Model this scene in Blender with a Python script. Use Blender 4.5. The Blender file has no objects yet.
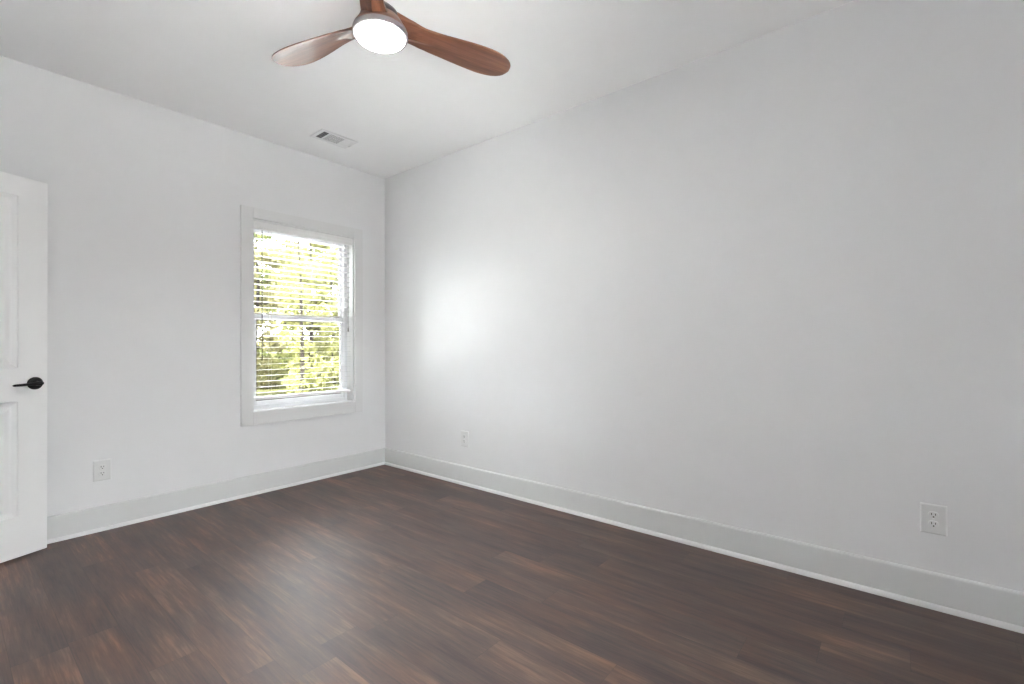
import bpy, bmesh, math, random
from mathutils import Vector, Matrix, Euler
SC = bpy.context.scene
COL = SC.collection
PI = math.pi

# ------------------------------------------------------------------ camera
F_PX, YAW, PITCH, ROLL = 469.847, 0.8829209, 0.0053405, -0.0038529
cam_data = bpy.data.cameras.new('camera')
cam = bpy.data.objects.new('camera', cam_data)
COL.objects.link(cam)
cam_data.sensor_fit = 'HORIZONTAL'
cam_data.sensor_width = 36.0
cam_data.lens = F_PX / 1024 * 36.0
cam_data.clip_start = 0.02
cam.matrix_world = (Matrix.Translation((-2.71962, -3.81822, 1.13767)) @ Matrix.Rotation(-YAW, 4, 'Z')
                    @ Matrix.Rotation(PI / 2 + PITCH, 4, 'X') @ Matrix.Rotation(ROLL, 4, 'Z'))
SC.camera = cam

# ------------------------------------------------------------------ light and exposure
SKY_STRENGTH = 6.5
SUN_STRENGTH = 27.0
LAMP_STRENGTH = 16.0
vs = SC.view_settings
vs.view_transform = 'Standard'
vs.look = 'None'
vs.exposure = 2.43
vs.gamma = 1.0
vs.use_curve_mapping = False
SC.cycles.max_bounces = 16
SC.cycles.diffuse_bounces = 12
world = bpy.data.worlds.new('sky')
SC.world = world
world.use_nodes = True
bg = world.node_tree.nodes['Background']
bg.inputs[0].default_value = (0.945, 0.965, 1.0, 1)
bg.inputs[1].default_value = SKY_STRENGTH
sun_d = bpy.data.lights.new('sun', 'SUN')
sun_d.energy = SUN_STRENGTH
sun_d.angle = math.radians(2)
sun_d.color = (1.0, 0.985, 0.96)
sun = bpy.data.objects.new('sun', sun_d)
COL.objects.link(sun)
sun.rotation_euler = (math.radians(40), 0, math.radians(-75))   # high sun along the window wall: none of it falls into the room

# ------------------------------------------------------------------ dimensions
H = 2.743            # ceiling height
XL, YF = -3.06, -4.60   # left wall and the wall behind the camera
WX0, WX1, WZ0, WZ1 = -1.206, -0.337, 0.632, 2.112   # window opening
WT = 0.16            # wall thickness
DY0, DY1, DZ = -1.232, -0.412, 2.072                 # doorway in the left wall


# ------------------------------------------------------------------ node helpers
def new_mat(name):
    m = bpy.data.materials.new(name)
    m.use_nodes = True
    nt = m.node_tree
    return m, nt, nt.nodes['Principled BSDF']


def nd(nt, kind, **kw):
    n = nt.nodes.new(kind)
    for k, v in kw.items():
        setattr(n, k, v)
    return n


def mth(nt, op, a, b=None, c=None):
    n = nd(nt, 'ShaderNodeMath', operation=op)
    for i, v in enumerate((a, b, c)):
        if v is None:
            continue
        if isinstance(v, (int, float)):
            n.inputs[i].default_value = v
        else:
            nt.links.new(v, n.inputs[i])
    return n.outputs[0]


def ramp(nt, fac, stops):
    n = nd(nt, 'ShaderNodeValToRGB')
    e = n.color_ramp.elements
    while len(e) < len(stops):
        e.new(0.5)
    for el, (p, c) in zip(e, stops):
        el.position = p
        el.color = (*c, 1)
    nt.links.new(fac, n.inputs[0])
    return n.outputs[0]


def noise(nt, vec, scale, detail=2.0, rough=0.5):
    n = nd(nt, 'ShaderNodeTexNoise')
    n.inputs['Scale'].default_value = scale
    n.inputs['Detail'].default_value = detail
    n.inputs['Roughness'].default_value = rough
    nt.links.new(vec, n.inputs['Vector'])
    return n.outputs[0]


def plain(name, col, rough=0.5, spec=0.5, bump=0.0, bscale=300.0, metal=0.0, vary=0.0):
    m, nt, p = new_mat(name)
    p.inputs['Roughness'].default_value = rough
    p.inputs['Specular IOR Level'].default_value = spec
    p.inputs['Metallic'].default_value = metal
    tc = nd(nt, 'ShaderNodeTexCoord')
    nz = noise(nt, tc.outputs['Object'], 6.0, 3.0)
    c0 = tuple(c * (1 - vary) for c in col)
    c1 = tuple(min(1, c * (1 + vary)) for c in col)
    nt.links.new(ramp(nt, nz, [(0.3, c0), (0.7, c1)]), p.inputs['Base Color'])
    if bump:
        b = nd(nt, 'ShaderNodeBump')
        b.inputs['Strength'].default_value = bump
        b.inputs['Distance'].default_value = 0.001
        nt.links.new(noise(nt, tc.outputs['Object'], bscale, 2.0), b.inputs['Height'])
        nt.links.new(b.outputs[0], p.inputs['Normal'])
    return m


M_WALL = plain('wall_paint', (0.81, 0.81, 0.818), 0.75, 0.25, bump=0.12, bscale=450, vary=0.006)
M_CEIL = plain('ceiling_paint', (0.90, 0.90, 0.903), 0.85, 0.2, bump=0.1, bscale=350, vary=0.005)
M_TRIM = plain('trim_paint', (0.76, 0.76, 0.76), 0.35, 0.45, vary=0.005)
M_BASE = plain('baseboard_paint', (0.67, 0.675, 0.67), 0.4, 0.4, vary=0.005)
M_DOOR = plain('door_paint', (0.86, 0.86, 0.86), 0.4, 0.4, bump=0.05, bscale=200, vary=0.005)
M_VINYL = plain('window_vinyl', (0.74, 0.74, 0.765), 0.35, 0.4, vary=0.005)
M_BLIND = plain('blind_vinyl', (0.86, 0.86, 0.85), 0.4, 0.4, vary=0.008)
M_PLATE = plain('outlet_plastic', (0.76, 0.76, 0.76), 0.3, 0.5, vary=0.004)
M_DARK = plain('dark_slot', (0.02, 0.02, 0.02), 0.6, 0.2)
M_BLACK = plain('matte_black_metal', (0.012, 0.012, 0.013), 0.32, 0.5, vary=0.05)
M_CORD = plain('blind_cord', (0.30, 0.30, 0.28), 0.7, 0.2, vary=0.03)
M_WAND = plain('wand_plastic', (0.03, 0.03, 0.03), 0.25, 0.5, vary=0.03)
M_SEAL = plain('grey_weather_strip', (0.16, 0.155, 0.15), 0.7, 0.2, vary=0.05)
M_VENT = plain('vent_enamel', (0.80, 0.80, 0.81), 0.45, 0.4, vary=0.004)
M_DUCT = plain('duct_shade', (0.10, 0.10, 0.105), 0.6, 0.3, vary=0.1)
M_STEEL = plain('satin_steel', (0.55, 0.54, 0.52), 0.35, 0.5, metal=1.0, vary=0.05)
M_BRONZE = plain('dark_bronze_housing', (0.06, 0.045, 0.04), 0.38, 0.5, vary=0.15)
M_RING = plain('pewter_ring', (0.22, 0.19, 0.20), 0.4, 0.5, vary=0.05)
M_GROUND = plain('pale_bounce_ground', (0.66, 0.66, 0.66), 0.95, 0.1, vary=0.12)  # unseen ground near the house, kept pale to bounce daylight into the room
M_BOUNCE = plain('pale_bounce_slab', (0.84, 0.84, 0.84), 0.9, 0.1, vary=0.05)
M_SLAT = plain('slat_vinyl', (0.62, 0.62, 0.61), 0.45, 0.3, vary=0.01)
M_SCREEN = plain('dark_light_screen', (0.07, 0.065, 0.06), 0.8, 0.2, vary=0.2)


def mat_floor():
    m, nt, p = new_mat('dark_plank_floor')
    L = nt.links
    tc = nd(nt, 'ShaderNodeTexCoord')
    sp = nd(nt, 'ShaderNodeSeparateXYZ')
    L.new(tc.outputs['Object'], sp.inputs[0])
    W, LEN = 0.152, 1.22
    u = mth(nt, 'DIVIDE', mth(nt, 'ADD', sp.outputs[0], 1.80 + 40 * W), W)
    row = mth(nt, 'FLOOR', u)
    fu = mth(nt, 'FRACT', u)
    wn = nd(nt, 'ShaderNodeTexWhiteNoise', noise_dimensions='1D')
    L.new(row, wn.inputs['W'])
    v = mth(nt, 'ADD', mth(nt, 'DIVIDE', mth(nt, 'ADD', sp.outputs[1], 30.0), LEN), wn.outputs['Value'])
    colm = mth(nt, 'FLOOR', v)
    fv = mth(nt, 'FRACT', v)
    cb = nd(nt, 'ShaderNodeCombineXYZ')
    L.new(row, cb.inputs[0])
    L.new(colm, cb.inputs[1])
    pid = nd(nt, 'ShaderNodeTexWhiteNoise', noise_dimensions='2D')
    L.new(cb.outputs[0], pid.inputs['Vector'])
    # grain space: stretched along the plank, shifted per plank
    def grain_vec(sx, sy):
        g = nd(nt, 'ShaderNodeCombineXYZ')
        L.new(mth(nt, 'MULTIPLY', sp.outputs[0], sx), g.inputs[0])
        L.new(mth(nt, 'MULTIPLY', sp.outputs[1], sy), g.inputs[1])
        L.new(mth(nt, 'MULTIPLY', pid.outputs['Value'], 37.0), g.inputs[2])
        return g.outputs[0]
    n1 = noise(nt, grain_vec(10.0, 1.5), 1.0, 4.0, 0.55)       # broad smoky patches
    n2 = noise(nt, grain_vec(50.0, 2.7), 1.0, 5.0, 0.6)       # streaks
    n3 = noise(nt, grain_vec(190.0, 9.0), 1.0, 3.0, 0.6)      # fine pores
    n4 = noise(nt, grain_vec(5.0, 2.4), 1.0, 2.0, 0.5)        # warm patches
    t = mth(nt, 'ADD', mth(nt, 'MULTIPLY', n1, 0.42), mth(nt, 'MULTIPLY', n2, 0.38))
    t = mth(nt, 'ADD', t, mth(nt, 'MULTIPLY', n3, 0.22))
    t = mth(nt, 'ADD', t, mth(nt, 'MULTIPLY', mth(nt, 'SUBTRACT', pid.outputs['Value'], 0.5), 0.07))
    base = ramp(nt, t, FLOOR_RAMP)
    warm = nd(nt, 'ShaderNodeMix', data_type='RGBA', blend_type='MULTIPLY')
    L.new(ramp(nt, n4, [(0.42, (0, 0, 0)), (0.66, (1, 1, 1))]), warm.inputs[0])
    L.new(base, warm.inputs[6])
    warm.inputs[7].default_value = (1.18, 0.98, 0.84, 1)
    # seams
    def edge(f, w):
        d = mth(nt, 'MINIMUM', f, mth(nt, 'SUBTRACT', 1.0, f))
        return mth(nt, 'LESS_THAN', d, w)
    seam = mth(nt, 'MAXIMUM', edge(fu, 0.007), edge(fv, 0.0009))
    sm = nd(nt, 'ShaderNodeMix', data_type='RGBA')
    L.new(mth(nt, 'MULTIPLY', seam, 0.45), sm.inputs[0])
    L.new(warm.outputs[2], sm.inputs[6])
    sm.inputs[7].default_value = (0.012, 0.008, 0.007, 1)
    L.new(sm.outputs[2], p.inputs['Base Color'])
    p.inputs['Specular IOR Level'].default_value = 1.0
    L.new(mth(nt, 'ADD', 0.45, mth(nt, 'MULTIPLY', n2, 0.16)), p.inputs['Roughness'])
    b = nd(nt, 'ShaderNodeBump')
    b.inputs['Strength'].default_value = 0.35
    b.inputs['Distance'].default_value = 0.0012
    hgt = mth(nt, 'SUBTRACT', mth(nt, 'ADD', mth(nt, 'MULTIPLY', n3, 0.5), mth(nt, 'MULTIPLY', n2, 0.5)), seam)
    L.new(hgt, b.inputs['Height'])
    L.new(b.outputs[0], p.inputs['Normal'])
    return m


FLOOR_RAMP = [(0.37, (0.028, 0.016, 0.016)), (0.46, (0.057, 0.034, 0.030)), (0.55, (0.092, 0.055, 0.043)), (0.67, (0.19, 0.115, 0.080))]
M_FLOOR = mat_floor()


def mat_wood(name, stops, rough=0.4):
    m, nt, p = new_mat(name)
    tc = nd(nt, 'ShaderNodeTexCoord')
    mp = nd(nt, 'ShaderNodeMapping')
    mp.inputs['Scale'].default_value = (2.2, 28, 28)
    nt.links.new(tc.outputs['Object'], mp.inputs[0])
    n1 = noise(nt, mp.outputs[0], 1.0, 4.0, 0.55)
    mp2 = nd(nt, 'ShaderNodeMapping')
    mp2.inputs['Scale'].default_value = (6, 160, 160)
    nt.links.new(tc.outputs['Object'], mp2.inputs[0])
    n2 = noise(nt, mp2.outputs[0], 1.0, 2.0)
    t = mth(nt, 'ADD', mth(nt, 'MULTIPLY', n1, 0.75), mth(nt, 'MULTIPLY', n2, 0.25))
    nt.links.new(ramp(nt, t, stops), p.inputs['Base Color'])
    p.inputs['Roughness'].default_value = rough
    p.inputs['Specular IOR Level'].default_value = 0.7 if rough < 0.8 else 0.0
    return m


M_BLADE = mat_wood('walnut_blade', [(0.32, (0.085, 0.028, 0.014)), (0.5, (0.19, 0.07, 0.036)), (0.68, (0.30, 0.125, 0.07))], 0.36)
M_BARK = mat_wood('tree_bark', [(0.3, (0.005, 0.004, 0.004)), (0.7, (0.013, 0.011, 0.009))], 0.9)


def mat_leaf(name, c0, c1):
    m, nt, p = new_mat(name)
    L = nt.links
    geo = nd(nt, 'ShaderNodeNewGeometry')
    col = ramp(nt, geo.outputs['Random Per Island'], [(0.0, c0), (1.0, c1)])
    L.new(col, p.inputs['Base Color'])
    p.inputs['Roughness'].default_value = 0.6
    p.inputs['Specular IOR Level'].default_value = 0.02
    tr = nd(nt, 'ShaderNodeBsdfTranslucent')
    L.new(col, tr.inputs[0])
    mx = nd(nt, 'ShaderNodeMixShader')
    mx.inputs[0].default_value = 0.45
    L.new(p.outputs[0], mx.inputs[1])
    L.new(tr.outputs[0], mx.inputs[2])
    L.new(mx.outputs[0], nt.nodes['Material Output'].inputs[0])
    return m


M_LEAF = [mat_leaf('leaf_yellow_green', (0.054, 0.055, 0.016), (0.093, 0.091, 0.039)),
          mat_leaf('leaf_pale_yellow', (0.067, 0.062, 0.024), (0.100, 0.093, 0.048)),
          mat_leaf('leaf_fresh_green', (0.035, 0.044, 0.012), (0.075, 0.080, 0.031))]
M_GRASS = plain('dry_grass', (0.020, 0.020, 0.009), 0.95, 0.0, vary=0.3)


def mat_glass():
    m, nt, p = new_mat('window_glass')
    nt.nodes.remove(p)
    t = nd(nt, 'ShaderNodeBsdfTransparent')
    t.inputs[0].default_value = (0.97, 0.985, 0.975, 1)
    g = nd(nt, 'ShaderNodeBsdfGlossy')
    g.inputs['Roughness'].default_value = 0.0
    fr = nd(nt, 'ShaderNodeFresnel')
    fr.inputs[0].default_value = 1.45
    mx = nd(nt, 'ShaderNodeMixShader')
    nt.links.new(fr.outputs[0], mx.inputs[0])
    nt.links.new(t.outputs[0], mx.inputs[1])
    nt.links.new(g.outputs[0], mx.inputs[2])
    nt.links.new(mx.outputs[0], nt.nodes['Material Output'].inputs[0])
    return m


M_GLASS = mat_glass()


def mat_emit(name, col, strength):
    m, nt, p = new_mat(name)
    p.inputs['Base Color'].default_value = (0.8, 0.8, 0.8, 1)
    p.inputs['Emission Color'].default_value = (*col, 1)
    p.inputs['Emission Strength'].default_value = strength
    return m


M_LENS = mat_emit('lit_lens', (1.0, 0.985, 0.97), LAMP_STRENGTH)


# ------------------------------------------------------------------ mesh helpers
def obj(name, bm, mat, parent=None, smooth=False, angle=None):
    me = bpy.data.meshes.new(name)
    bmesh.ops.recalc_face_normals(bm, faces=bm.faces[:])
    bm.to_mesh(me)
    bm.free()
    me.materials.append(mat)
    if smooth:
        me.shade_smooth()
        if angle:
            me.set_sharp_from_angle(angle=math.radians(angle))
    o = bpy.data.objects.new(name, me)
    COL.objects.link(o)
    if parent:
        o.parent = parent
    return o


def empty(name, loc=(0, 0, 0), rz=0.0):
    o = bpy.data.objects.new(name, None)
    o.empty_display_size = 0.05
    COL.objects.link(o)
    o.location = loc
    o.rotation_euler = (0, 0, rz)
    return o


def tag(o, label=None, cat=None, group=None, kind=None):
    if label:
        o['label'] = label
    if cat:
        o['category'] = cat
    if group:
        o['group'] = group
    if kind:
        o['kind'] = kind
    return o


def box(bm, x0, x1, y0, y1, z0, z1, bev=0.0, seg=2, mtx=None):
    r = bmesh.ops.create_cube(bm, size=1.0)
    vs_ = r['verts']
    for v in vs_:
        v.co = Vector(((x0 + x1) / 2 + v.co.x * (x1 - x0), (y0 + y1) / 2 + v.co.y * (y1 - y0), (z0 + z1) / 2 + v.co.z * (z1 - z0)))
    if bev:
        es = list({e for v in vs_ for e in v.link_edges})
        res = bmesh.ops.bevel(bm, geom=es, offset=bev, segments=seg, affect='EDGES', profile=0.5)
        vs_ = list({v for f in res['faces'] for v in f.verts} | {v for v in vs_ if v.is_valid})
    if mtx is not None:
        for v in vs_:
            v.co = mtx @ v.co
    return vs_


def bxm(*boxes, bev=0.0, seg=2):
    bm = bmesh.new()
    for b in boxes:
        box(bm, *b, bev=bev, seg=seg)
    return bm


def tube(bm, pts, radii, n=10, cap=True):
    pts = [Vector(p) for p in pts]
    if not isinstance(radii, (list, tuple)):
        radii = [radii] * len(pts)
    rings = []
    prev = None
    for i, p in enumerate(pts):
        d = (pts[min(i + 1, len(pts) - 1)] - pts[max(i - 1, 0)]).normalized()
        a = prev if prev is not None else (Vector((0, 0, 1)) if abs(d.z) < 0.9 else Vector((1, 0, 0)))
        s = (a - d * a.dot(d)).normalized()
        prev = s
        t = d.cross(s)
        rings.append([bm.verts.new(p + (s * math.cos(2 * PI * k / n) + t * math.sin(2 * PI * k / n)) * radii[i]) for k in range(n)])
    for r0, r1 in zip(rings, rings[1:]):
        for k in range(n):
            bm.faces.new((r0[k], r0[(k + 1) % n], r1[(k + 1) % n], r1[k]))
    if cap:
        bm.faces.new(rings[0][::-1])
        bm.faces.new(rings[-1])


def lathe(bm, prof, n=48, mtx=None):
    """prof: list of (radius, z) from bottom to top; radius 0 closes the end."""
    rings = []
    for r, z in prof:
        if r < 1e-6:
            v = Vector((0, 0, z))
            rings.append([bm.verts.new(mtx @ v if mtx else v)])
        else:
            ring = []
            for k in range(n):
                v = Vector((r * math.cos(2 * PI * k / n), r * math.sin(2 * PI * k / n), z))
                ring.append(bm.verts.new(mtx @ v if mtx else v))
            rings.append(ring)
    for a, b in zip(rings, rings[1:]):
        for k in range(n):
            k2 = (k + 1) % n
            if len(a) == 1 and len(b) == 1:
                continue
            if len(a) == 1:
                bm.faces.new((a[0], b[k2], b[k]))
            elif len(b) == 1:
                bm.faces.new((a[k], a[k2], b[0]))
            else:
                bm.faces.new((a[k], a[k2], b[k2], b[k]))


def extrude_profile(bm, prof, axis, a0, a1, flip=1):
    """prof: list of (depth from wall, z). axis 'x': runs along x on the y=0 wall; 'y': along y on the x=0 wall."""
    def pt(d, z, a):
        return (a, -d * flip, z) if axis == 'x' else (-d * flip, a, z)
    r0 = [bm.verts.new(pt(d, z, a0)) for d, z in prof]
    r1 = [bm.verts.new(pt(d, z, a1)) for d, z in prof]
    n = len(prof)
    for k in range(n):
        bm.faces.new((r0[k], r0[(k + 1) % n], r1[(k + 1) % n], r1[k]))
    bm.faces.new(r0[::-1])
    bm.faces.new(r1)


def copy_tree(o, parent=None):
    c = o.copy()
    COL.objects.link(c)
    if parent:
        c.parent = parent
    for ch in list(o.children):
        copy_tree(ch, c)
    return c


# ------------------------------------------------------------------ room shell
tag(obj('floor', bxm((XL - 1.6, 0.0, YF, 0.0, -0.12, 0.0)), M_FLOOR), kind='structure')
tag(obj('ceiling', bxm((XL - 1.6, WT, YF - WT, WT, H, H + 0.2)), M_CEIL), kind='structure')
tag(obj('wall_back', bxm((XL - WT, WX0, 0, WT, -0.12, H), (WX1, WT, 0, WT, -0.12, H),
                         (WX0, WX1, 0, WT, -0.12, WZ0), (WX0, WX1, 0, WT, WZ1, H)), M_WALL), kind='structure')
tag(obj('wall_right', bxm((0, WT, YF - WT, 0, -0.12, H)), M_WALL), kind='structure')
QX0, QX1, QZ0, QZ1 = -2.92, -1.62, 0.55, 2.15       # unseen window, added behind the camera to let in fill daylight
tag(obj('wall_front', bxm((XL - 1.6, QX0, YF - WT, YF, -0.12, H), (QX1, 0, YF - WT, YF, -0.12, H), (QX0, QX1, YF - WT, YF, -0.12, QZ0), (QX0, QX1, YF - WT, YF, QZ1, H)), M_WALL), kind='structure')
tag(obj('wall_left', bxm((XL - 0.12, XL, YF, DY0, 0, H), (XL - 0.12, XL, DY1, 0, 0, H), (XL - 0.12, XL, DY0, DY1, DZ, H)), M_WALL), kind='structure')
# the hallway beyond the open door
tag(obj('wall_hallway', bxm((XL - 1.72, XL - 1.6, YF - WT, WT, -0.12, H), (XL - 1.6, XL - WT, 0, WT, -0.12, H)), M_WALL), kind='structure')

BB_T, BB_H = 0.015, 0.150
bb_prof = [(0, 0), (BB_T, 0), (BB_T, BB_H - 0.010), (BB_T - 0.002, BB_H - 0.005), (BB_T - 0.006, BB_H - 0.0015), (BB_T - 0.010, BB_H), (0, BB_H)]
qr_prof = [(BB_T, 0)] + [(BB_T + 0.017 * math.cos(a * PI / 16), 0.020 * math.sin(a * PI / 16)) for a in range(9)]


def baseboard(name, tname, axis, a0, a1, off=0.0, flip=1):
    for nm, pr, mt in ((name, bb_prof, M_BASE), (tname, qr_prof, M_TRIM)):
        bm = bmesh.new()
        extrude_profile(bm, pr, axis, a0, a1, flip)
        if off:
            for v in bm.verts:
                if axis == 'x':
                    v.co.y += off
                else:
                    v.co.x += off
        tag(obj(nm, bm, mt, smooth=True, angle=35), kind='structure')


baseboard('baseboard_back', 'trim_1', 'x', XL + BB_T, -0.0002)
baseboard('baseboard_right', 'trim_2', 'y', YF + BB_T, -BB_T - 0.0002)
baseboard('baseboard_front', 'trim_3', 'x', XL + BB_T, -BB_T, off=YF, flip=-1)
baseboard('baseboard_left', 'trim_4', 'y', YF + BB_T, DY0 - 0.085, off=XL, flip=-1)

baseboard('trim_7', 'trim_8', 'y', DY1 + 0.082, -BB_T - 0.0002, off=XL, flip=-1)

# doorway lining and casing on the left wall
tag(obj('trim_5', bxm((XL - 0.12, XL, DY0, DY0 + 0.018, 0, DZ - 0.018), (XL - 0.12, XL, DY1 - 0.018, DY1, 0, DZ - 0.018), (XL - 0.12, XL, DY0, DY1, DZ - 0.018, DZ)), M_TRIM), kind='structure')
tag(obj('trim_6', bxm((XL, XL + 0.018, DY0 - 0.08, DY0, 0, DZ + 0.08), (XL, XL + 0.018, DY1, DY1 + 0.08, 0, DZ + 0.08), (XL, XL + 0.018, DY0, DY1, DZ, DZ + 0.08), bev=0.003), M_TRIM), kind='structure')

# ------------------------------------------------------------------ window
win = tag(empty('window_1', ((WX0 + WX1) / 2, 0, WZ0)), kind='structure')
WO = Vector((-(WX0 + WX1) / 2, 0, -WZ0))


def wobj(name, bm, mat, parent=win, **kw):
    if parent is win:
        for v in bm.verts:
            v.co += WO
    return obj(name, bm, mat, parent, **kw)


CW = 0.083
cx0, cx1, cz0, cz1 = WX0 - 0.084, WX1 + 0.078, WZ0 - 0.102, WZ1 + 0.082
wobj('window_casing', bxm((cx0, WX0, -0.024, 0, cz0, cz1), (WX1, cx1, -0.024, 0, cz0, cz1),
                          (WX0, WX1, -0.024, 0, cz0, WZ0), (WX0, WX1, -0.024, 0, WZ1, cz1), bev=0.002), M_TRIM)
# lining of the recess, stool included
wobj('window_jamb', bxm((WX0, WX0 + 0.012, -0.004, 0.10, WZ0, WZ1), (WX1 - 0.012, WX1, -0.004, 0.10, WZ0, WZ1), (WX0 + 0.012, WX1 - 0.012, -0.004, 0.10, WZ1 - 0.012, WZ1)), M_TRIM)
wobj('window_sill', bxm((WX0 + 0.012, WX1 - 0.012, -0.018, 0.10, WZ0 - 0.004, WZ0 + 0.003), bev=0.001), M_TRIM)
FX0, FX1, FZ0, FZ1 = WX0 + 0.012, WX1 - 0.012, WZ0 + 0.003, WZ1 - 0.012
FT = 0.030
wobj('window_frame', bxm((FX0, FX0 + FT, 0.088, WT, FZ0, FZ1), (FX1 - FT, FX1, 0.088, WT, FZ0, FZ1), (FX0 + FT, FX1 - FT, 0.088, WT, FZ0, FZ0 + FT), (FX0 + FT, FX1 - FT, 0.088, WT, FZ1 - FT, FZ1), bev=0.002), M_VINYL)
MR = 1.365   # meeting rail centre


def sash(name, y0, y1, z0, z1, st, rail_b, rail_t):
    x0, x1 = FX0 + FT, FX1 - FT
    s = wobj(name, bxm((x0, x0 + st, y0, y1, z0, z1), (x1 - st, x1, y0, y1, z0, z1), (x0 + st, x1 - st, y0, y1, z0, z0 + rail_b), (x0 + st, x1 - st, y0, y1, z1 - rail_t, z1), bev=0.002), M_VINYL)
    gx0, gx1, gz0, gz1 = x0 + st, x1 - st, z0 + rail_b, z1 - rail_t
    ym = (y0 + y1) / 2
    bm = bxm((gx0, gx1, ym - 0.002, ym + 0.002, gz0, gz1))
    for v in bm.verts:
        v.co += WO
    obj('pane', bm, M_GLASS, s)
    w = 0.007
    bm = bxm((gx0, gx0 + w, ym - 0.008, ym - 0.003, gz0, gz1), (gx1 - w, gx1, ym - 0.008, ym - 0.003, gz0, gz1), (gx0, gx1, ym - 0.008, ym - 0.003, gz0, gz0 + w), (gx0, gx1, ym - 0.008, ym - 0.003, gz1 - w, gz1))
    for v in bm.verts:
        v.co += WO
    so = obj('glazing_seal', bm, M_SEAL, s)
    return s


sash('lower_sash', 0.096, 0.122, FZ0 + FT, MR + 0.022, 0.026, 0.034, 0.042)
sash('upper_sash', 0.127, 0.152, MR - 0.022, FZ1 - FT, 0.022, 0.042, 0.030)

fill_win = tag(empty('fill_window', ((QX0 + QX1) / 2, YF, QZ0)), kind='structure')  # added window, out of view: its daylight brightens ceiling and walls
W2 = Vector((-(QX0 + QX1) / 2, -YF, -QZ0))
w2b = lambda *b, bev=0.0: [bm_ := bxm(*b, bev=bev), [setattr(v, 'co', v.co + W2) for v in bm_.verts]][0]
ya, yb = YF - 0.13, YF - 0.07
xm = (QX0 + QX1) / 2
obj('window_frame', w2b((QX0, QX0 + 0.05, ya, yb, QZ0, QZ1), (QX1 - 0.05, QX1, ya, yb, QZ0, QZ1), (QX0 + 0.05, QX1 - 0.05, ya, yb, QZ0, QZ0 + 0.05), (QX0 + 0.05, QX1 - 0.05, ya, yb, QZ1 - 0.05, QZ1), (xm - 0.03, xm + 0.03, ya, yb, QZ0 + 0.05, QZ1 - 0.05), bev=0.002), M_VINYL, fill_win)
for a0, a1 in ((QX0 + 0.05, xm - 0.03), (xm + 0.03, QX1 - 0.05)):
    obj('pane', w2b((a0, a1, YF - 0.102, YF - 0.098, QZ0 + 0.05, QZ1 - 0.05)), M_GLASS, fill_win)
obj('window_casing', w2b((QX0 - 0.084, QX0, YF, YF + 0.019, QZ0 - 0.09, QZ1 + 0.084), (QX1, QX1 + 0.084, YF, YF + 0.019, QZ0 - 0.09, QZ1 + 0.084), (QX0, QX1, YF, YF + 0.019, QZ0 - 0.09, QZ0), (QX0, QX1, YF, YF + 0.019, QZ1, QZ1 + 0.084), bev=0.002), M_TRIM, fill_win)

# ------------------------------------------------------------------ blind (hangs inside the recess)
blind = empty('window_blind', ((WX0 + WX1) / 2, 0.045, WZ0 + 0.075))
tag(blind, 'white horizontal slat blind lowered over the window, slats open', 'blind')
BO = -Vector(blind.location)
BX0, BX1 = WX0 + 0.014, WX1 - 0.014
BY = 0.047


def bobj(name, bm, mat, **kw):
    for v in bm.verts:
        v.co += BO
    return obj(name, bm, mat, blind, **kw)


bobj('headrail', bxm((BX0 + 0.003, BX1 - 0.003, BY - 0.026, BY + 0.028, WZ1 - 0.055, WZ1 - 0.013), bev=0.003), M_BLIND)
# moulded valance with short returns
bm = bmesh.new()
vz1 = WZ1 - 0.002
vp = [(0.000, -0.068), (0.003, -0.072), (0.011, -0.072), (0.012, -0.05), (0.012, -0.002), (0.008, 0.0), (0.004, -0.004), (0.002, -0.012), (0.004, -0.018), (0.004, -0.048), (0.001, -0.054)]
for a0, a1 in ((BX0, BX1),):
    r0 = [bm.verts.new((a0, d + 0.002, vz1 + z)) for d, z in vp]
    r1 = [bm.verts.new((a1, d + 0.002, vz1 + z)) for d, z in vp]
    for k in range(len(vp)):
        bm.faces.new((r0[k], r0[(k + 1) % len(vp)], r1[(k + 1) % len(vp)], r1[k]))
    bm.faces.new(r0[::-1])
    bm.faces.new(r1)
box(bm, BX0, BX0 + 0.008, 0.014, 0.05, vz1 - 0.064, vz1 - 0.004)
box(bm, BX1 - 0.008, BX1, 0.014, 0.05, vz1 - 0.064, vz1 - 0.004)
bobj('valance', bm, M_BLIND)

SL_TOP, SL_PITCH, N_SL = 2.018, 0.0447, 29
TILT = math.radians(-1.5)      # outer edge lower
bm = bmesh.new()
n = 6
prof = []
for k in range(n + 1):
    t = k / n * 2 - 1
    prof.append((t * 0.025, 0.0007 * (1 - t * t)))
top = [(y, z + 0.0009) for y, z in prof]
bot = [(y, z - 0.0009) for y, z in prof][::-1]
ring = top + bot
hx = (BX1 - BX0) / 2 - 0.004
r0 = [bm.verts.new((-hx, y, z)) for y, z in ring]
r1 = [bm.verts.new((hx, y, z)) for y, z in ring]
for k in range(len(ring)):
    bm.faces.new((r0[k], r0[(k + 1) % len(ring)], r1[(k + 1) % len(ring)], r1[k]))
bm.faces.new(r0[::-1])
bm.faces.new(r1)
slat0 = obj('slat', bm, M_SLAT, blind, smooth=True, angle=40)
xc = (BX0 + BX1) / 2
for i in range(N_SL):
    s = slat0 if i == 0 else slat0.copy()
    if i:
        COL.objects.link(s)
    s.location = Vector((xc, BY, SL_TOP - i * SL_PITCH)) + BO
    s.rotation_euler = (TILT, 0, 0)
z_rail = SL_TOP - N_SL * SL_PITCH + 0.004
bobj('bottom_rail', bxm((BX0 + 0.004, BX1 - 0.004, BY - 0.025, BY + 0.025, z_rail - 0.012, z_rail + 0.010), bev=0.004), M_BLIND)
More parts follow.
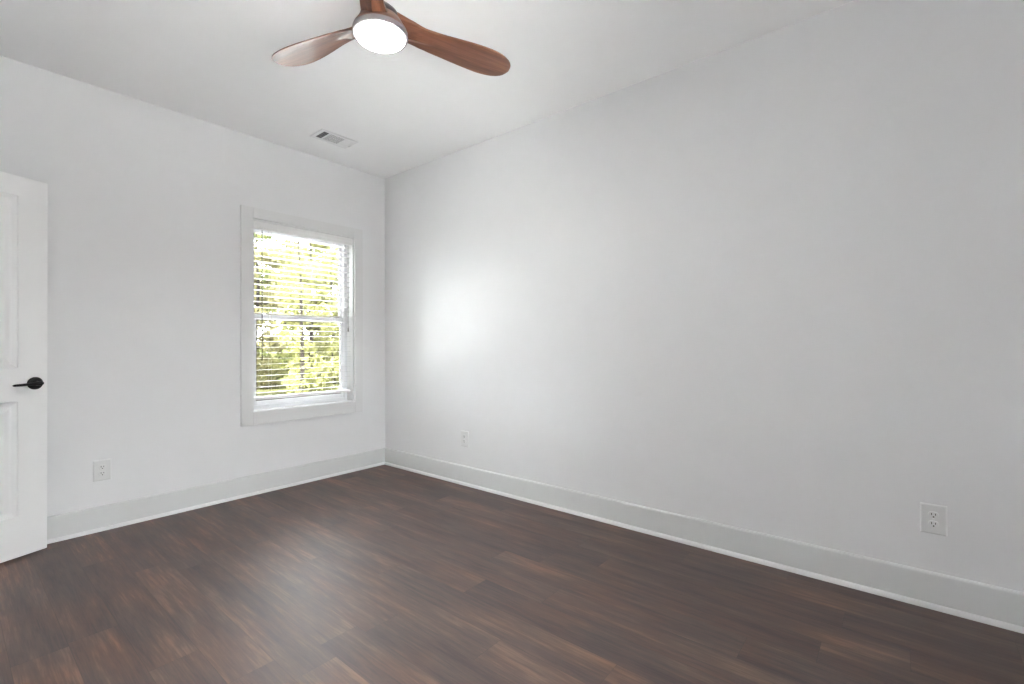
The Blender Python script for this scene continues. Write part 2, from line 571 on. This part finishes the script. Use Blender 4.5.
for lx in (BX0 + 0.14, BX1 - 0.14):
    bm = bmesh.new()
    for yy in (BY - 0.0262, BY + 0.0262):
        tube(bm, [(lx, yy, WZ1 - 0.05), (lx, yy, z_rail)], 0.0007, 6)
    for i in range(N_SL):
        zz = SL_TOP - i * SL_PITCH - 0.003
        tube(bm, [(lx, BY - 0.0262, zz + 0.0035), (lx, BY + 0.0262, zz - 0.0035)], 0.0006, 5)
    bobj('ladder_cord', bm, M_CORD)
bm = bmesh.new()
wx = -1.126
tube(bm, [(wx, 0.014, 2.046), (wx, 0.013, 2.03), (wx, 0.013, 2.02)], 0.0022, 8)
tube(bm, [(wx, 0.013, 2.022), (wx, 0.013, 1.03), (wx, 0.013, 1.02)], [0.0042, 0.0042, 0.0028], 6)
bobj('tilt_wand', bm, M_WAND)
bm = bmesh.new()
cxr = BX1 - 0.03
tube(bm, [(cxr - 0.002, 0.017, 2.046), (cxr - 0.002, 0.017, 1.30)], 0.0011, 6)
tube(bm, [(cxr + 0.003, 0.017, 2.046), (cxr + 0.003, 0.017, 1.30)], 0.0011, 6)
tube(bm, [(cxr, 0.017, 1.30), (cxr, 0.017, 1.285), (cxr, 0.017, 1.26)], [0.003, 0.006, 0.007], 10)
bobj('lift_cord', bm, M_CORD)

# ------------------------------------------------------------------ door (open, lying parallel to the back wall)
DW, DT, DH = 0.762, 0.035, 2.032
DOOR_A = math.radians(22.0)
door = tag(empty('door_1', (-2.340 - 0.762 * math.cos(DOOR_A), -0.147 - 0.762 * math.sin(DOOR_A), 0.016), DOOR_A), kind='structure')
# local: x from hinge 0..DW, y 0 (camera face) .. DT, z 0..DH
panels = [(0.125, DW - 0.125, 0.216, 0.826), (0.125, DW - 0.125, 1.007, 1.928)]
bm = bmesh.new()
xs = sorted({0, DW, panels[0][0], panels[0][1]})
zs = sorted({0, DH} | {p[2] for p in panels} | {p[3] for p in panels})


def panel_face(bm, y, sgn):
    """front skin with moulded raised panels; sgn=+1 recess goes to +y"""
    def q(a, b, c, d):
        bm.faces.new([bm.verts.new(v) for v in (a, b, c, d)])
    for i in range(len(xs) - 1):
        for j in range(len(zs) - 1):
            x0, x1, z0, z1 = xs[i], xs[i + 1], zs[j], zs[j + 1]
            is_p = any(abs(x0 - p[0]) < 1e-6 and abs(z0 - p[2]) < 1e-6 for p in panels)
            if not is_p:
                q((x0, y, z0), (x1, y, z0), (x1, y, z1), (x0, y, z1))
                continue
            steps = [(0, 0), (0.003, 0.005), (0.016, 0.0115), (0.021, 0.0135), (0.026, 0.0135), (0.030, 0.0125), (0.052, 0.003), (0.058, 0.0025)]
            prev = None
            for ins, dep in steps:
                yy = y + sgn * dep
                ring = [(x0 + ins, yy, z0 + ins), (x1 - ins, yy, z0 + ins), (x1 - ins, yy, z1 - ins), (x0 + ins, yy, z1 - ins)]
                if prev:
                    for k in range(4):
                        q(prev[k], prev[(k + 1) % 4], ring[(k + 1) % 4], ring[k])
                prev = ring
            q(*prev)


panel_face(bm, 0.0, 1)
panel_face(bm, DT, -1)
for (a, b) in (((0, 0), (DW, 0)), ((DW, 0), (DW, DH)), ((DW, DH), (0, DH)), ((0, DH), (0, 0))):
    bm.faces.new([bm.verts.new(v) for v in ((a[0], 0, a[1]), (b[0], 0, b[1]), (b[0], DT, b[1]), (a[0], DT, a[1]))])
bmesh.ops.remove_doubles(bm, verts=bm.verts[:], dist=1e-5)
obj('door_leaf', bm, M_DOOR, door)


def lever(side):
    """round rose, neck and a flat lever pointing to the hinge; side=-1 camera face, +1 wall face"""
    y0 = 0.0 if side < 0 else DT
    hx_, hz_ = 0.707, 0.920
    bm = bmesh.new()
    mt = Matrix.Translation((hx_, y0, hz_)) @ Matrix.Rotation(-PI / 2 * side, 4, 'X')
    lathe(bm, [(0, 0), (0.034, 0), (0.034, 0.006), (0.032, 0.0095), (0.024, 0.012), (0.0145, 0.014), (0.0115, 0.020), (0.0105, 0.034), (0.0105, 0.040)], 40, mt)
    ys = lambda d: y0 + side * d
    pts = [(hx_ + 0.012, ys(0.046), hz_), (hx_, ys(0.047), hz_ + 0.0005), (hx_ - 0.02, ys(0.048), hz_), (hx_ - 0.045, ys(0.047), hz_ - 0.001), (hx_ - 0.075, ys(0.046), hz_ - 0.003), (hx_ - 0.106, ys(0.043), hz_ - 0.004), (hx_ - 0.112, ys(0.042), hz_ - 0.004)]
    tube(bm, pts, [0.008, 0.0125, 0.0088, 0.0072, 0.0066, 0.006, 0.003], 14)
    h = obj('door_handle', bm, M_BLACK, door, smooth=True, angle=50)
    h['label'] = 'matte black lever handle with round rose'
    return h


lever(-1)
lever(1)
bm = bxm((DW - 0.0005, DW + 0.0015, 0.005, DT - 0.005, 0.92 - 0.028, 0.92 + 0.028))
lathe(bm, [(0, 0), (0.009, 0), (0.009, 0.001), (0.006, 0.002), (0, 0.002)], 20, Matrix.Translation((DW + 0.001, DT / 2, 0.92)) @ Matrix.Rotation(PI / 2, 4, 'Y'))
obj('latch', bm, M_STEEL, door)
for hz in (0.25, 1.02, 1.79):
    bm = bmesh.new()
    tube(bm, [(-0.004, -0.006, hz - 0.045), (-0.004, -0.006, hz + 0.045)], 0.006, 12)
    box(bm, -0.004, -0.001, -0.004, 0.030, hz - 0.044, hz + 0.044)
    obj('hinge', bm, M_BLACK, door)

# ------------------------------------------------------------------ wall outlets (local: plate faces -y)
def outlet_proto():
    t = empty('wall_outlet')
    bm = bmesh.new()
    w, h = 0.0435, 0.0635
    prof = [(0, 0.0), (0.0, 0.0022), (0.0012, 0.0040), (0.0045, 0.0058), (0.007, 0.0062)]
    prev = None
    for ins, d in prof:
        ring = [bm.verts.new((sx * (w - ins), -d, sz * (h - ins))) for sx, sz in ((-1, -1), (1, -1), (1, 1), (-1, 1))]
        if prev:
            for k in range(4):
                bm.faces.new((prev[k], prev[(k + 1) % 4], ring[(k + 1) % 4], ring[k]))
        else:
            bm.faces.new(ring[::-1])
        prev = ring
    bm.faces.new(prev)
    obj('cover_plate', bm, M_PLATE, t)
    for s in (1, -1):
        zc = s * 0.0195
        bm = bmesh.new()
        pts = []
        for k in range(40):
            a = 2 * PI * k / 40
            pts.append((0.0172 * math.cos(a), max(-0.0138, min(0.0138, 0.0172 * math.sin(a)))))
        b_ = [bm.verts.new((x, -0.0055, zc + z)) for x, z in pts]
        f_ = [bm.verts.new((x, -0.0078, zc + z)) for x, z in pts]
        g_ = [bm.verts.new((x * 0.95, -0.0085, zc + z * 0.95)) for x, z in pts]
        for A, B in ((b_, f_), (f_, g_)):
            for k in range(40):
                bm.faces.new((A[k], A[(k + 1) % 40], B[(k + 1) % 40], B[k]))
        bm.faces.new(g_)
        bm.faces.new(b_[::-1])
        r = obj('receptacle', bm, M_PLATE, t)
        for sx, hh in ((-0.0063, 0.0046), (0.0063, 0.0038)):
            obj('slot', bxm((sx - 0.0013, sx + 0.0013, -0.0088, -0.006, zc + 0.0035 - hh, zc + 0.0035 + hh)), M_DARK, r)
        bm = bmesh.new()
        lathe(bm, [(0, 0), (0.0028, 0), (0.0028, 0.0028), (0, 0.0028)], 16, Matrix.Translation((0, -0.006, zc - 0.0078)) @ Matrix.Rotation(PI / 2, 4, 'X'))
        obj('ground_hole', bm, M_DARK, r)
    bm = bmesh.new()
    lathe(bm, [(0, 0), (0.0034, 0), (0.0032, 0.0012), (0.0015, 0.0018), (0, 0.0018)], 18, Matrix.Translation((0, -0.0060, 0)) @ Matrix.Rotation(PI / 2, 4, 'X'))
    obj('screw', bm, M_PLATE, t)
    return t


op = outlet_proto()
op.location = (-2.081, 0, 0.369)
tag(op, 'white wall outlet on the window wall, between open door and window', 'outlet', 'duplex wall outlets')
o2 = copy_tree(op)
o2.location = (0, -1.083, 0.370)
o2.rotation_euler = (0, 0, -PI / 2)
tag(o2, 'white wall outlet on the long right wall, nearest the far corner', 'outlet')
o3 = copy_tree(op)
o3.location = (0, -3.931, 0.378)
o3.rotation_euler = (0, 0, -PI / 2)
tag(o3, 'white wall outlet on long right wall, the closest and largest', 'outlet')

# ------------------------------------------------------------------ ceiling vent (3-way register)
vx0, vx1, vy0, vy1 = -0.928, -0.624, -0.535, -0.345
vent = tag(empty('ceiling_vent', ((vx0 + vx1) / 2, (vy0 + vy1) / 2, H)), 'white metal air register on the ceiling near the window wall', 'vent')
VO = -Vector(vent.location)


def vobj(name, bm, mat, **kw):
    for v in bm.verts:
        v.co += VO
    return obj(name, bm, mat, vent, **kw)


ix0, ix1, iy0, iy1 = vx0 + 0.030, vx1 - 0.030, vy0 + 0.026, vy1 - 0.026
fz0 = H - 0.006
bm = bmesh.new()
outer = [(vx0, vy0), (vx1, vy0), (vx1, vy1), (vx0, vy1)]
mid = [(vx0 + 0.006, vy0 + 0.006), (vx1 - 0.006, vy0 + 0.006), (vx1 - 0.006, vy1 - 0.006), (vx0 + 0.006, vy1 - 0.006)]
inn = [(ix0, iy0), (ix1, iy0), (ix1, iy1), (ix0, iy1)]
rings = [[bm.verts.new((x, y, z)) for x, y in loop] for loop, z in ((outer, H - 0.0005), (outer, H - 0.003), (mid, fz0 - 0.002), (inn, fz0), (inn, H - 0.0005))]
for a, b in zip(rings, rings[1:]):
    for k in range(4):
        bm.faces.new((a[k], a[(k + 1) % 4], b[(k + 1) % 4], b[k]))
d1, d2 = ix0 + 0.052, ix1 - 0.060
box(bm, d1 - 0.005, d1 + 0.005, iy0, iy1, fz0, H - 0.001)
box(bm, d2 - 0.005, d2 + 0.005, iy0, iy1, fz0, H - 0.001)
vobj('vent_frame', bm, M_VENT)
vobj('duct_opening', bxm((ix0, ix1, iy0, iy1, H - 0.0010, H - 0.0004)), M_DUCT)  # flat dark sheet, its colour stands for the shade inside the duct


def fin(cx_, cy_, lx, ly, ang, axis):
    bm = bmesh.new()
    mt = Matrix.Translation((cx_, cy_, H - 0.0035)) @ Matrix.Rotation(math.radians(ang), 4, axis)
    box(bm, -lx / 2, lx / 2, -ly / 2, ly / 2, -0.00025, 0.00025, mtx=mt)
    return vobj('louver', bm, M_VENT)


iyc, dy = (iy0 + iy1) / 2, iy1 - iy0
for k in range(4):
    fin(ix0 + 0.006 + k * 0.0125, iyc, 0.0090, dy, -40, 'Y')
for k in range(10):
    fin((d1 + d2) / 2, iy0 + 0.008 + k * (dy - 0.016) / 9, d2 - d1 - 0.01, 0.0120, 9, 'X')
for k in range(5):
    fin(d2 + 0.010 + k * 0.0115, iyc, 0.0105, dy, 8, 'Y')
bm = bmesh.new()
box(bm, vx1 - 0.020, vx1 - 0.012, iyc - 0.002, iyc + 0.02, fz0 - 0.012, fz0 - 0.001)
vobj('damper_lever', bm, M_VENT)

# ------------------------------------------------------------------ ceiling fan
FC = Vector((-1.5255, -2.1145, 0))
ZB = 2.520     # blade plane
fan = tag(empty('ceiling_fan', (FC.x, FC.y, H)), 'three-blade walnut propeller ceiling fan with lit round lamp', 'ceiling fan')


def fobj(name, bm, mat, parent=fan, **kw):
    if parent is fan:
        for v in bm.verts:
            v.co.z -= H
    return obj(name, bm, mat, parent, **kw)


bm = bmesh.new()
lathe(bm, [(0, 2.690), (0.016, 2.690), (0.030, 2.694), (0.055, 2.708), (0.064, 2.722), (0.066, 2.738), (0.066, H), (0, H)], 48)
fobj('canopy', bm, M_BRONZE, smooth=True, angle=35)
bm = bmesh.new()
lathe(bm, [(0, 2.58), (0.0127, 2.58), (0.0127, 2.70), (0, 2.70)], 24)
fobj('downrod', bm, M_BRONZE, smooth=True, angle=35)
bm = bmesh.new()
lathe(bm, [(0, 2.520), (0.080, 2.520), (0.084, 2.532), (0.082, 2.545), (0.072, 2.560), (0.054, 2.577), (0.034, 2.590), (0.022, 2.596), (0.019, 2.606), (0, 2.608)], 48)
fobj('motor_housing', bm, M_BRONZE, smooth=True, angle=35)
bm = bmesh.new()
lathe(bm, [(0, 2.474), (0.112, 2.474), (0.114, 2.478), (0.110, 2.488), (0.098, 2.506), (0.088, 2.524), (0.080, 2.534), (0, 2.536)], 48)
fobj('hub', bm, M_BLADE, smooth=True, angle=35)
bm = bmesh.new()
lathe(bm, [(0.1005, 2.459), (0.104, 2.455), (0.112, 2.456), (0.1150, 2.461), (0.1150, 2.476), (0.1005, 2.476), (0.1005, 2.459)], 56)
ring_o = fobj('light_ring', bm, M_RING, smooth=True, angle=35)
bm = bmesh.new()
lathe(bm, [(0, 2.4385), (0.04, 2.4395), (0.07, 2.4415), (0.090, 2.4445), (0.097, 2.447), (0.1000, 2.451), (0.1005, 2.466), (0, 2.466)], 56)
for v in bm.verts:
    v.co.z -= H
lens = obj('lamp_lens', bm, M_LENS, ring_o, smooth=True, angle=40)
lens['label'] = 'glowing white frosted lens'


def lerp_tab(tab, x):
    if x <= tab[0][0]:
        return tab[0][1]
    for (a, b), (c, d) in zip(tab, tab[1:]):
        if x <= c:
            t = (x - a) / (c - a)
            t = t * t * (3 - 2 * t) if False else t
            return b + (d - b) * t
    return tab[-1][1]


W_TAB = [(0.05, 0.120), (0.09, 0.108), (0.12, 0.099), (0.16, 0.094), (0.20, 0.096), (0.28, 0.116), (0.35, 0.136), (0.42, 0.153), (0.48, 0.162), (0.52, 0.163), (0.56, 0.155), (0.59, 0.141), (0.615, 0.121), (0.632, 0.098), (0.643, 0.073), (0.650, 0.043), (0.6535, 0.012)]
M_TAB = [(0.05, -0.009), (0.13, -0.008), (0.19, 0.003), (0.26, 0.004), (0.35, 0.000), (0.45, -0.004), (0.55, -0.005), (0.66, -0.002)]
P_TAB = [(0.05, 0.013), (0.20, 0.0135), (0.35, 0.0125), (0.5, 0.0125), (0.66, 0.0105)]   # half rise over the width
T_TAB = [(0.05, 0.034), (0.10, 0.026), (0.18, 0.018), (0.3, 0.013), (0.5, 0.0105), (0.64, 0.007), (0.6535, 0.005)]


def blade_mesh():
    bm = bmesh.new()
    NS = 14
    rs = [0.05 + 0.02 * k for k in range(28)] + [0.60, 0.615, 0.625, 0.632, 0.638, 0.643, 0.647, 0.650, 0.652, 0.6535]
    rings = []
    for r in rs:
        w, mm, ph, th = (lerp_tab(t, r) for t in (W_TAB, M_TAB, P_TAB, T_TAB))
        ph *= w / lerp_tab(W_TAB, min(r, 0.56)) if r > 0.56 else 1
        ring = []
        for side in (1, -1):
            rng = range(NS + 1) if side > 0 else range(NS, -1, -1)
            for k in rng:
                t = k / NS * 2 - 1
                e = max(0.0, 1 - abs(t) ** 5)
                z = -ph * t + side * th / 2 * (0.55 + 0.45 * e)
                if side < 0:
                    # carved web: a keel under the root that dies out along the blade
                    q = max(0.0, 1 - (r - 0.08) / 0.20)
                    hw = 0.10 + 0.75 * q
                    z -= 0.030 * q ** 1.4 * max(0.0, 1 - abs(t) / hw)
                ring.append(bm.verts.new((r, mm + t * w / 2, z)))
        rings.append(ring)
    n_ = len(rings[0])
    for a, b in zip(rings, rings[1:]):
        for k in range(n_):
            bm.faces.new((a[k], a[(k + 1) % n_], b[(k + 1) % n_], b[k]))
    bm.faces.new(rings[0][::-1])
    bm.faces.new(rings[-1])
    return bm


blade0 = obj('blade', blade_mesh(), M_BLADE, fan, smooth=True, angle=45)
for i, ang in enumerate((103.2, -16.8, 223.2)):
    b = blade0 if i == 0 else blade0.copy()
    if i:
        COL.objects.link(b)
    b.location = (0, 0, ZB - H)
    b.rotation_euler = (0, 0, math.radians(ang))

# ------------------------------------------------------------------ outdoors
GZ = -0.35


def gz(y):
    return GZ + 0.04 * max(0, y - 3)


bm = bmesh.new()
gn = 24
gv = {}
rnd = random.Random(3)
for i in range(gn + 1):
    for j in range(gn + 1):
        x = -14 + i * 44 / gn
        y = 5.2 + j * 36 / gn
        gv[i, j] = bm.verts.new((x, y, gz(y) + (rnd.uniform(-0.08, 0.08) if j else 0)))
for i in range(gn):
    for j in range(gn):
        bm.faces.new((gv[i, j], gv[i + 1, j], gv[i + 1, j + 1], gv[i, j + 1]))
tag(obj('ground_meadow', bm, M_GRASS, smooth=True), kind='structure')
bm = bmesh.new()
vsq = [bm.verts.new(v) for v in ((-14, WT + 0.02, GZ), (30, WT + 0.02, GZ), (30, 3, GZ), (30, 5.2, gz(5.2)), (-14, 5.2, gz(5.2)), (-14, 3, GZ))]
bm.faces.new((vsq[0], vsq[1], vsq[2], vsq[5]))
bm.faces.new((vsq[5], vsq[2], vsq[3], vsq[4]))
tag(obj('ground', bm, M_GROUND), kind='structure')
tag(obj('ground_bounce', bxm((-14, 14, -26, YF - WT - 0.02, GZ - 0.2, GZ)), M_BOUNCE), kind='structure')  # added pale slab, out of view, bounces daylight up to the ceiling


screen = bmesh.new()  # added unseen dark screen, keeps low sky and far ground off the back wall
for k in range(60):
    box(screen, -8.9 + k * 0.25, -8.9 + k * 0.25 + 0.235, YF - 3.62, YF - 3.60, GZ, GZ + 2.75)
tag(obj('light_screen', screen, M_SCREEN), kind='structure')


def leaf_mesh(rng, clumps, n, size, flat=0.8):
    verts, faces = [], []
    for _ in range(n):
        c, r = rng.choice(clumps)
        d = Vector((rng.gauss(0, 1), rng.gauss(0, 1), rng.gauss(0, 1)))
        d.normalize()
        p = Vector(c) + Vector((d.x * r, d.y * r, d.z * r * flat)) * (rng.random() ** 0.45)
        s = size * rng.uniform(0.6, 1.3)
        rot = Euler((rng.uniform(0, 6.28), rng.uniform(0, 6.28), rng.uniform(0, 6.28))).to_matrix()
        k = len(verts)
        for q in ((0, -1, 0), (0.42, 0, 0.10), (0, 1, 0), (-0.42, 0, 0.10)):
            verts.append(p + rot @ (Vector(q) * s))
        faces.append((k, k + 1, k + 2))
        faces.append((k, k + 2, k + 3))
    me = bpy.data.meshes.new('foliage')
    me.from_pydata(verts, [], faces)
    return me


def tree(x, y, h, spread, low, seed, leafm, n_leaf, size, trunk_r, label, group=None, name='leafy_tree', n_clump=26):
    rng = random.Random(seed)
    t = empty(name, (x, y, gz(y)))
    tag(t, label, 'tree', group)
    bm = bmesh.new()
    pts, rad = [], []
    bx, by = 0.0, 0.0
    for k in range(9):
        f = k / 8
        pts.append((bx, by, -0.05 + f * h * 0.92))
        rad.append(trunk_r * (1 - 0.8 * f))
        bx += rng.uniform(-0.03, 0.03) * h * 0.25
        by += rng.uniform(-0.03, 0.03) * h * 0.25
    tube(bm, pts, rad, 9)
    clumps = []
    for k in range(n_clump):
        f = rng.uniform(low, 1.0)
        a = rng.uniform(0, 2 * PI)
        ti = min(7, int(f * 0.9 * 8))
        base = Vector(pts[ti])
        ext = spread * 0.66 * (1.0 - 0.55 * abs(f - 0.55)) * rng.uniform(0.3, 1.0)
        tip = base + Vector((math.cos(a) * ext, math.sin(a) * ext, ext * rng.uniform(0.15, 0.6)))
        midp = (base + tip) / 2 + Vector((0, 0, -0.06 * ext))
        r0_ = rad[ti] * 0.45
        tube(bm, [base, midp, tip], [r0_, r0_ * 0.6, r0_ * 0.2], 6)
        cr = spread * rng.uniform(0.22, 0.38)
        lim = max(0.05, spread - cr - 0.06)
        rr = math.hypot(tip.x, tip.y)
        c_ = tip.copy()
        if rr > lim:
            c_.x *= lim / rr
            c_.y *= lim / rr
        clumps.append((c_, cr))
    for k in range(n_clump // 4):
        a, q = rng.uniform(0, 2 * PI), rng.uniform(0.15, 0.7)
        cr = spread * 0.27
        clumps.append((Vector((math.cos(a) * q * (spread - cr), math.sin(a) * q * (spread - cr), rng.uniform(0.25, 0.75))), cr))
    obj('trunk', bm, M_BARK, t, smooth=True)
    me = leaf_mesh(rng, clumps, n_leaf, size)
    me.materials.append(M_LEAF[leafm])
    fo = bpy.data.objects.new('foliage', me)
    COL.objects.link(fo)
    fo.parent = t
    return t


# straight line from the camera through the window: x = -2.72 + k*(y+3.82), k 0.41..0.60
def on_view(k, y):
    return -2.72 + k * (y + 3.82), y


tree(*on_view(0.497, 5.2), 4.2, 0.9, 0.30, 11, 0, 1500, 0.050, 0.050, 'slender young tree with dark trunk just outside the window', name='young_tree', n_clump=22)
TG = 'trees of the wood outside the window'
TLBL = 'yellow-green leafy tree in the sunlit wood beyond the window glass'
rows = [(7.4, 1.10, 4.3), (9.8, 1.15, 4.9), (12.3, 1.2, 5.6), (15.2, 1.45, 6.4), (18.6, 1.7, 7.2), (22.5, 1.9, 8.2)]
seed = 40
for ri, (ry, rc, rh) in enumerate(rows):
    rngp = random.Random(ri + 5)
    step = 2 * rc + 0.12
    xa = on_view(0.31, ry)[0] - (0 if ri > 1 else 3 * step) + (0.5 * step if ri % 2 else 0.0)  # front rows also run left, out of view, to block sky from right wall
    while xa < on_view(0.72, ry)[0]:
        tree(xa, ry, rh * rngp.uniform(1.0, 1.22), rc, 0.06, seed, (seed * 7 // 3) % 3, int(4800 - 80 * ry), 0.062 + 0.0028 * ry, 0.05 + 0.004 * rh, TLBL, TG, n_clump=38)
        xa += step
        seed += 1
